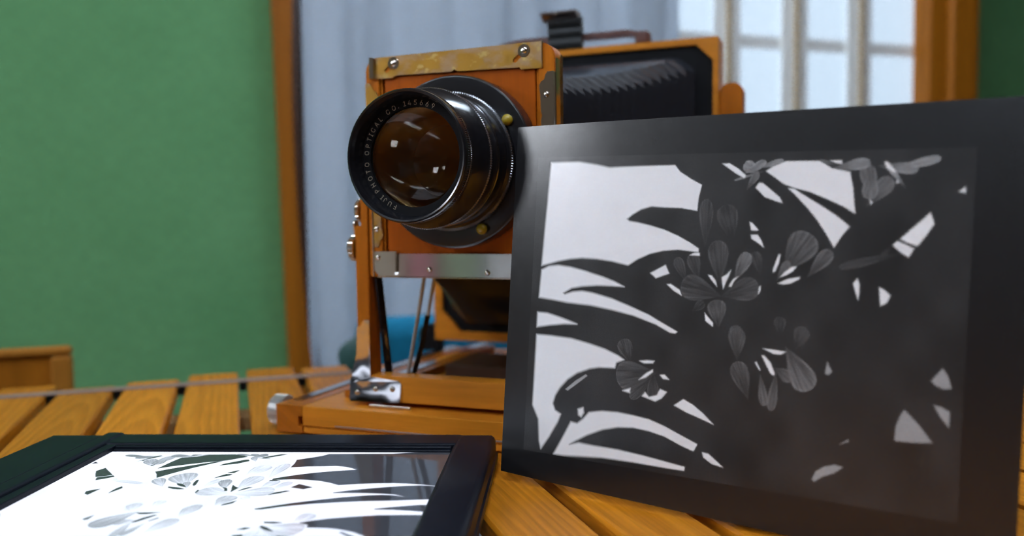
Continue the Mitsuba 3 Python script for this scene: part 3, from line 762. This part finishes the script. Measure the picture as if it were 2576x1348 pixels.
# yellow knobs on the flange
for u, w in ((0.0520, 0.2890), (0.0272, 0.1968)):
    m = trimesh.creation.icosphere(3, 0.0048)
    m.vertices = m.vertices * [1, 0.9, 1] + [u, -0.0218, w]
    ln('flange_knob', m, 'm_yellow', True, label='round yellow knob')
    ln('knob_stem', lathe([(1e-5, -0.0225), (0.0022, -0.0225), (0.0030, -0.0184), (1e-5, -0.0184)], 20, (u, w), closed=False), 'm_nickel')

# ------------------------------------------------------------------ the artwork shared by the negative and its print
ART_WHITE = """309,2500 565,2499 725,2472 834,2449 1096,2453 1364,2454 1406,2406 1493,2352 1574,2310 1555,2221 1549,2128 1426,2148 1301,2151 1196,2158 1114,2136 1045,2097 1002,2064 1023,2048 1096,2038 1204,2016 1310,1988 1415,1948 1506,1903 1575,1863 1573,1837 1420,1850 1307,1839 1204,1814 1111,1773 1030,1722 894,1747 767,1759 636,1762 529,1750 419,1729 321,1702 266,1688;268,1653 336,1685 421,1696 533,1687 668,1662 825,1625 927,1595 1009,1561 904,1562 778,1559 649,1545 556,1526 483,1484 498,1474 571,1498 651,1508 743,1500 910,1467 1059,1422 1217,1369 1348,1310 1447,1266 1431,1252 1391,1255 1279,1304 1099,1354 915,1384 736,1405 522,1412 381,1426 257,1435;250,1317 345,1316 460,1293 558,1269 620,1252 505,1245 380,1226 250,1200;251,1140 396,1142 573,1138 742,1112 879,1084 985,1049 1038,1023 975,995 965,954 833,945 753,926 645,881 563,823 495,748 455,682 437,619 462,567 515,545 490,480 416,353 346,249 327,307 309,477 247,579;611,499 668,496 721,540 766,594 879,620 1009,629 1137,624 1263,614 1387,582 1508,540 1639,495 1613,441 1512,468 1391,510 1268,530 1142,536 1016,520 887,483 756,421 662,364 608,325 691,351 828,350 1025,354 1216,346 1401,333 1556,321 1551,293 1403,288 1157,284 899,274 697,250 556,231 468,228 534,348;1676,446 1722,443 1780,405 1833,366 1748,378 1689,411;1450,742 1518,795 1590,766 1673,713 1750,648 1652,677 1546,705;1039,795 1101,820 1097,785;1198,775 1221,807 1254,775 1314,796 1338,844 1391,829 1352,779 1304,750;1330,944 1366,951 1404,919 1356,919;669,604 713,624 721,587 700,551 675,563;1214,1673 1330,1737 1362,1677 1260,1639;1349,1599 1377,1603 1447,1565 1466,1524 1402,1557;1509,1814 1543,1831 1584,1832 1585,1812 1528,1813;1643,1417 1660,1398 1708,1350 1707,1324 1651,1361;1929,2054 1945,2051 1993,2001 1981,1996 1942,2000;1943,1968 1989,1969 2016,1931 2036,1884 1998,1911 1948,1942;1715,2456 1767,2457 1832,2418 1886,2372 1877,2352 1813,2388;2022,2398 2068,2426 2155,2461 2365,2458 2402,2437 2452,2407 2563,2383 2585,2286 2607,2116 2534,2161 2434,2208 2319,2256 2223,2282 2148,2309 2086,2354;2176,2283 2216,2278 2291,2230 2387,2172 2488,2107 2579,2035 2536,1979 2488,1897 2431,1991 2371,2077 2310,2150 2233,2230;1957,2288 1982,2322 2005,2318 2068,2268 2123,2223 2146,2182 2087,2201 2025,2223;2836,1923 2862,1951 2959,1907 2930,1851 2884,1880;2877,1963 2928,2016 2988,2075 3039,2128 3064,2059 3023,1990 2977,1921 2919,1940;3185,2253 3220,2281 3223,2244;2616,1675 2641,1709 2654,1677 2657,1621 2651,1571 2632,1623;2771,1660 2803,1644 2840,1612 2820,1565 2784,1542;1654,1681 1681,1679 1711,1644 1723,1602 1705,1621 1676,1652;1753,1669 1786,1691 1818,1725 1800,1672 1782,1632 1768,1589 1759,1630;1813,1624 1834,1661 1870,1682 1842,1648 1824,1608 1807,1607;2103,1732 2119,1789 2138,1843 2149,1841 2141,1784 2122,1732 2107,1719;2153,1690 2185,1729 2227,1762 2260,1767 2234,1732 2192,1705;2142,1649 2200,1680 2285,1700 2280,1684 2226,1653 2177,1644;2017,1619 2029,1626 2025,1588 2013,1568;2057,1161 2076,1162 2120,1120 2153,1051 2145,1035 2124,1048 2089,1106;2063,1208 2136,1207 2219,1201 2184,1179 2138,1179;2015,1109 2026,1115 2055,1061 2048,1060;1165,1028 1227,1040 1282,1040 1271,1022 1203,1015;1166,891 1220,943 1273,977 1274,960 1221,914;2436,2458 2508,2458 2513,2434 2471,2442;2763,2438 2780,2438 2834,2378 2822,2374 2781,2403;2837,2312 2846,2329 2853,2312 2844,2305;2689,2208 2707,2187 2695,2173"""
ART_GREY = """2474,1089 2484,1165 2501,1132 2517,1104 2494,1079;3090,1113 3149,1195 3180,1152 3202,1081 3159,1073 3116,1089;3111,971 3148,966 3199,941 3199,848 3150,906;2905,731 2909,814 2932,884 2953,920 3035,842 3116,744 3006,729 2918,724;2426,397 2448,451 2495,490 2561,515 2613,509 2563,462 2488,424 2442,385;2587,650 2637,688 2638,674;546,743 635,820 722,879 736,868 650,798 569,734"""
ART_PETALS = """1722,1805,-13,118,75,55;1576,1580,-118,27,92,50;1911,1591,102,35,81,55;1898,1767,35,79,48,130;1732,1436,-11,75,69,75;1549,1752,-25,72,50,50;1443,1727,-32,66,41,50;1995,1790,-20,63,38,45;2275,1882,61,101,103,90;2417,1808,55,69,48,100;2178,1748,28,51,28,120;1876,1262,-4,84,52,60;2169,1377,-3,50,41,40;2311,1315,-3,62,49,50;1600,1462,33,29,34,35;1046,1107,-29,66,63,50;1108,918,-127,-26,110,55;1171,812,-66,-66,40,50;1281,848,4,-78,47,45;2317,1070,65,-104,86,130;2222,1049,47,-25,44,100;2079,907,15,-82,31,120;2147,905,-10,-105,33,100;2310,1309,22,58,51,50;1884,1244,-5,85,62,60;1924,1003,-38,97,65,60;2595,2428,86,12,36,220;2680,2335,-25,92,50,100;2689,2285,-3,-77,49,130;2755,2271,55,69,53,110;2871,2401,89,-9,35,200;2977,2433,103,24,27,260;2815,2381,-48,64,18,300;2408,2447,-43,12,14,140;2673,1813,-147,-42,27,45;2801,1881,-25,-29,13,30;1961,2432,59,33,26,220;2074,2448,66,17,22,260;1942,2345,28,45,26,120;1914,2426,-42,26,42,220;1887,2362,-81,-24,8,200;1617,2077,-2,134,52,50;1778,2068,-27,102,77,40"""
def polys(text):
    return [[tuple(float(a) * 1e-4 for a in p.split(',')) for p in poly.split()] for poly in text.split(';')]
WHITES, GREYS = polys(ART_WHITE), polys(ART_GREY)
PETALS = [tuple(float(x) for x in p.split(',')) for p in ART_PETALS.split(';')]

def inside(s, t, shapes, soft):
    """1 inside the polygons, 0 outside, with an edge as soft as the picture's"""
    d2, ins = mi.Float(1.0), mi.Bool(False)
    for poly in shapes:
        for (x0, y0), (x1, y1) in zip(poly, poly[1:] + poly[:1]):
            ex, ey = x1 - x0, y1 - y0
            q = ex * ex + ey * ey
            if q == 0:
                continue
            a, b = s - x0, t - y0
            h = dr.clip((a * ex + b * ey) * (1 / q), 0, 1)
            d2 = dr.minimum(d2, dr.square(a - ex * h) + dr.square(b - ey * h))
            if ey != 0:
                ins = ins ^ (((t < y0) ^ (t < y1)) & (a < b * (ex / ey)))
    d = dr.sqrt(d2)
    return smoothstep(-soft, soft, dr.select(ins, d, -d))

def art(s, t):
    """tone of the picture at (s, t), metres on the print: leaves and flowers before a white sky"""
    tone = mi.Float(0.010) + 0.012 * noise(s * 60, t * 45)
    for cx, cy, ax, ay, w, g in PETALS:
        cx, cy, ax, ay, w, g = cx * 1e-4, cy * 1e-4, ax * 1e-4, ay * 1e-4, w * 1e-4, g * 1e-3
        L = math.hypot(ax, ay)
        ux, uy = ax / L, ay / L
        dx, dy = s - cx, t - cy
        x, y = (dx * ux + dy * uy) / L, (dy * ux - dx * uy) / w
        X = (x + 0.30) / 1.30                     # -1 at the petal's narrow base, 1 at its tip
        half = dr.sqrt(dr.maximum(0, 1 - X * X)) * (0.55 + 0.45 * X) * 1.45
        gap = dr.abs(y) - half
        ray = y / (X + 1.45)
        vein = 0.65 * noise(ray * 16 + cx * 700, X * 1.3) + 0.35 * noise(ray * 48 + cy * 900, X * 2.5)
        body = (0.30 + 1.0 * vein) * (0.35 + 0.75 * smoothstep(-1.0, 0.5, X)) * (1 + 0.5 * smoothstep(-0.35, -0.05, gap))
        tone = dr.maximum(tone, g * body * (1 - smoothstep(-0.06, 0.08, gap)) * dr.select(X * X < 1, 1.0, 0.0))
    tone = dr.lerp(tone, mi.Float(0.30), inside(s, t, GREYS, 0.0006))
    tone = tone * (0.86 + 0.28 * noise(s * 2200, t * 2200))
    return dr.lerp(tone, mi.Float(0.86), inside(s, t, WHITES, 0.0015 - 0.0010 * smoothstep(0.06, 0.17, s)))

# ------------------------------------------------------------------ the mounted print: s along the board, n behind it, t up
E_S, E_T, E_N = np.array([0.82131, -0.570086, -0.021275]), np.array([0.063767, 0.05468, 0.996466]), np.array([0.566908, 0.819764, -0.081261])
B_SIZE = 0.965
M0 = np.array([-0.00925, 0.65002, 0.0079])
def board_point(s, t, n):
    curl = 0.35 * np.maximum(0, 0.09 - s) ** 2
    return M0 + B_SIZE * (np.multiply.outer(s, E_S) + np.multiply.outer(t, E_T) + np.multiply.outer(n + curl, E_N))

def board_slab(s0, s1, t0, t1, n0, n1, ns=40, nt=2, uv=False):
    """slab that follows the board's curl; t0, t1 may be functions of s"""
    ss = np.concatenate([np.linspace(s0, min(0.1, s1), ns), np.linspace(min(0.1, s1), s1, 6)[1:]])
    V, UV = [], []
    for s in ss:
        a, b = (t0(s) if callable(t0) else t0), (t1(s) if callable(t1) else t1)
        for t, n in ((a, n0), (b, n0), (b, n1), (a, n1)):
            V.append(board_point(np.array(s), np.array(t), np.array(n)))
            UV.append((s / 0.4, t / 0.4))
    F = []
    for i in range(len(ss) - 1):
        for j in range(4):
            a, b = i * 4 + j, i * 4 + (j + 1) % 4
            F += [(a, b, b + 4), (a, b + 4, a + 4)]
    n = (len(ss) - 1) * 4
    F += [(0, 2, 1), (0, 3, 2), (n, n + 1, n + 2), (n, n + 2, n + 3)]
    m = trimesh.Trimesh(np.array(V), np.array(F), process=False)
    if m.volume < 0:
        m.invert()
    return m, np.array(UV)

tag('mounted_print', 'large black mat board with a black and white flower photograph, leaning before the view camera', 'photograph')
m, _ = board_slab(-0.0043, 0.3572, 0.0, 0.2800, 0.0, 0.0022)
add('mounted_print__board', m, 'm_mat', None, 25, label='black mat board curling back at its left end')
def sheet_lo(s): return 0.0212 + (0.0293 - 0.0212) * (s - 0.018) / 0.308
def sheet_hi(s): return 0.2545 + (0.2514 - 0.2545) * (s - 0.018) / 0.308
def print_tone(p, n, uv):
    s, t = uv.x * 0.4, uv.y * 0.4
    rim = smoothstep(0.0195, 0.0200, t + 0.0 * s)
    return mi.Color3f(1.0, 1.0, 1.01) * art(s, t)
scene['m_print'] = principled(mikit.proc(print_tone), 0.27, 0.5)
m, uv = board_slab(0.018, 0.3270, sheet_lo, sheet_hi, -0.0005, -0.0001)
n_ = None
add('mounted_print__photograph', m, 'm_print', None, False, uv=uv, label='black and white photograph of flowers and strap leaves')
# cardboard easel behind the board
q = board_point(np.array([0.16, 0.22, 0.22, 0.16]), np.array([0.20, 0.20, 0.20, 0.20]), np.array([0.0024, 0.0024, 0.0044, 0.0044]))
g = q + E_N * 0.075
g[:, 2] = 0.0006
m = trimesh.convex.convex_hull(np.vstack([q, g]))
add('mounted_print__easel', m, 'm_mat', None, label='cardboard easel behind the board')

# ------------------------------------------------------------------ the light box with its negative: s to the right, t towards us
LBX = T().translate([-0.3991, 0.7227, 0]).rotate([0, 0, 1], math.degrees(-0.0560))
tag('light_box', 'glowing black framed light box with a flower negative lying in the foreground', 'light box')
def lbp(part, mesh, mat, smooth=False, label=None, **more):
    return add('light_box__' + part, mesh, mat, LBX, smooth, label, **more)
NEAR = 0.345
def ly(t): return -t
S0, S1, I0, I1, F0, F1 = 0.0470, 0.3845, 0.0770, 0.3510, 0.0385, NEAR - 0.035
H = 0.0250
lbp('base_tray', cbox(0.0, 0.3860, ly(NEAR), ly(-0.0012), 0.0005, 0.0125, 0.003), 'm_frame')
lbp('side_flap', cbox(-0.0010, S0 - 0.0008, ly(NEAR), ly(-0.0005), 0.0126, 0.0238, 0.0025), 'm_frame', label='flat black left border')
# frame bars
lbp('frame_bar', rbox(S0, 0.0640, ly(NEAR), ly(-0.0030), 0.0126, 0.0262, 0.004, 3), 'm_frame', True)
lbp('frame_bar', rbox(I1, S1, ly(NEAR), ly(-0.0008), 0.0006, H, 0.0055, 4), 'm_frame', 40)
lbp('frame_bar', rbox(0.0580, 0.3560, ly(0.0300), ly(-0.0003), 0.0126, H - 0.0002, 0.002, 3), 'm_frame', 40)
lbp('frame_bar', rbox(0.0580, 0.3560, ly(NEAR), ly(NEAR - 0.034), 0.0126, H - 0.0002, 0.002, 3), 'm_frame', 40)
# inner lip, stepping down to the screen
def lip(x0, x1, t0, t1, z1): return cbox(x0, x1, ly(t1), ly(t0), 0.0126, z1, 0.0006)
lbp('inner_lip', lip(0.0641, 0.0730, 0.0302, NEAR - 0.0345, 0.0238), 'm_frame')
lbp('inner_lip', lip(0.0731, 0.3509, 0.0302, 0.0345, 0.0232), 'm_frame')
lbp('inner_lip', lip(0.0731, 0.3509, 0.0346, 0.0385, 0.0215), 'm_frame')
def neg_radiance(p, n, uv):
    a, b = uv.x * 0.4, uv.y * 0.4              # metres on the light box
    # the print is this negative's mirrored positive: from here to the print's own measures
    det = -0.9576 * -1.0606 - 0.0537 * 0.0269
    x, y = a - 0.3717, b - 0.3012
    s = (x * -1.0606 - 0.0537 * y) / det
    t = (-0.9576 * y - 0.0269 * x) / det
    inside_sheet = smoothstep(0.0215, 0.0220, t) * (1 - smoothstep(0.2500, 0.2505, t)) * (1 - smoothstep(0.3200, 0.3205, s))
    tone = art(s, t)
    v = 2.1 * dr.exp(-4.35 * dr.sqrt(tone))
    return mi.Color3f(0.85, 0.91, 1.08) * v
sm = cbox(0.0731, I1 - 0.0001, ly(NEAR - 0.0345), ly(0.0386), 0.0160, 0.0200, 0.0002)
uv = np.stack([sm.vertices[:, 0] / 0.4, -sm.vertices[:, 1] / 0.4], 1)
scene['m_screen'] = principled((0.012, 0.013, 0.017), 0.04, 0.5)
k = lbp('lit_negative', sm, 'm_screen', False, label='backlit black and white flower negative', uv=uv)
scene[k]['emitter'] = {'type': 'area', 'radiance': mikit.proc(neg_radiance)}
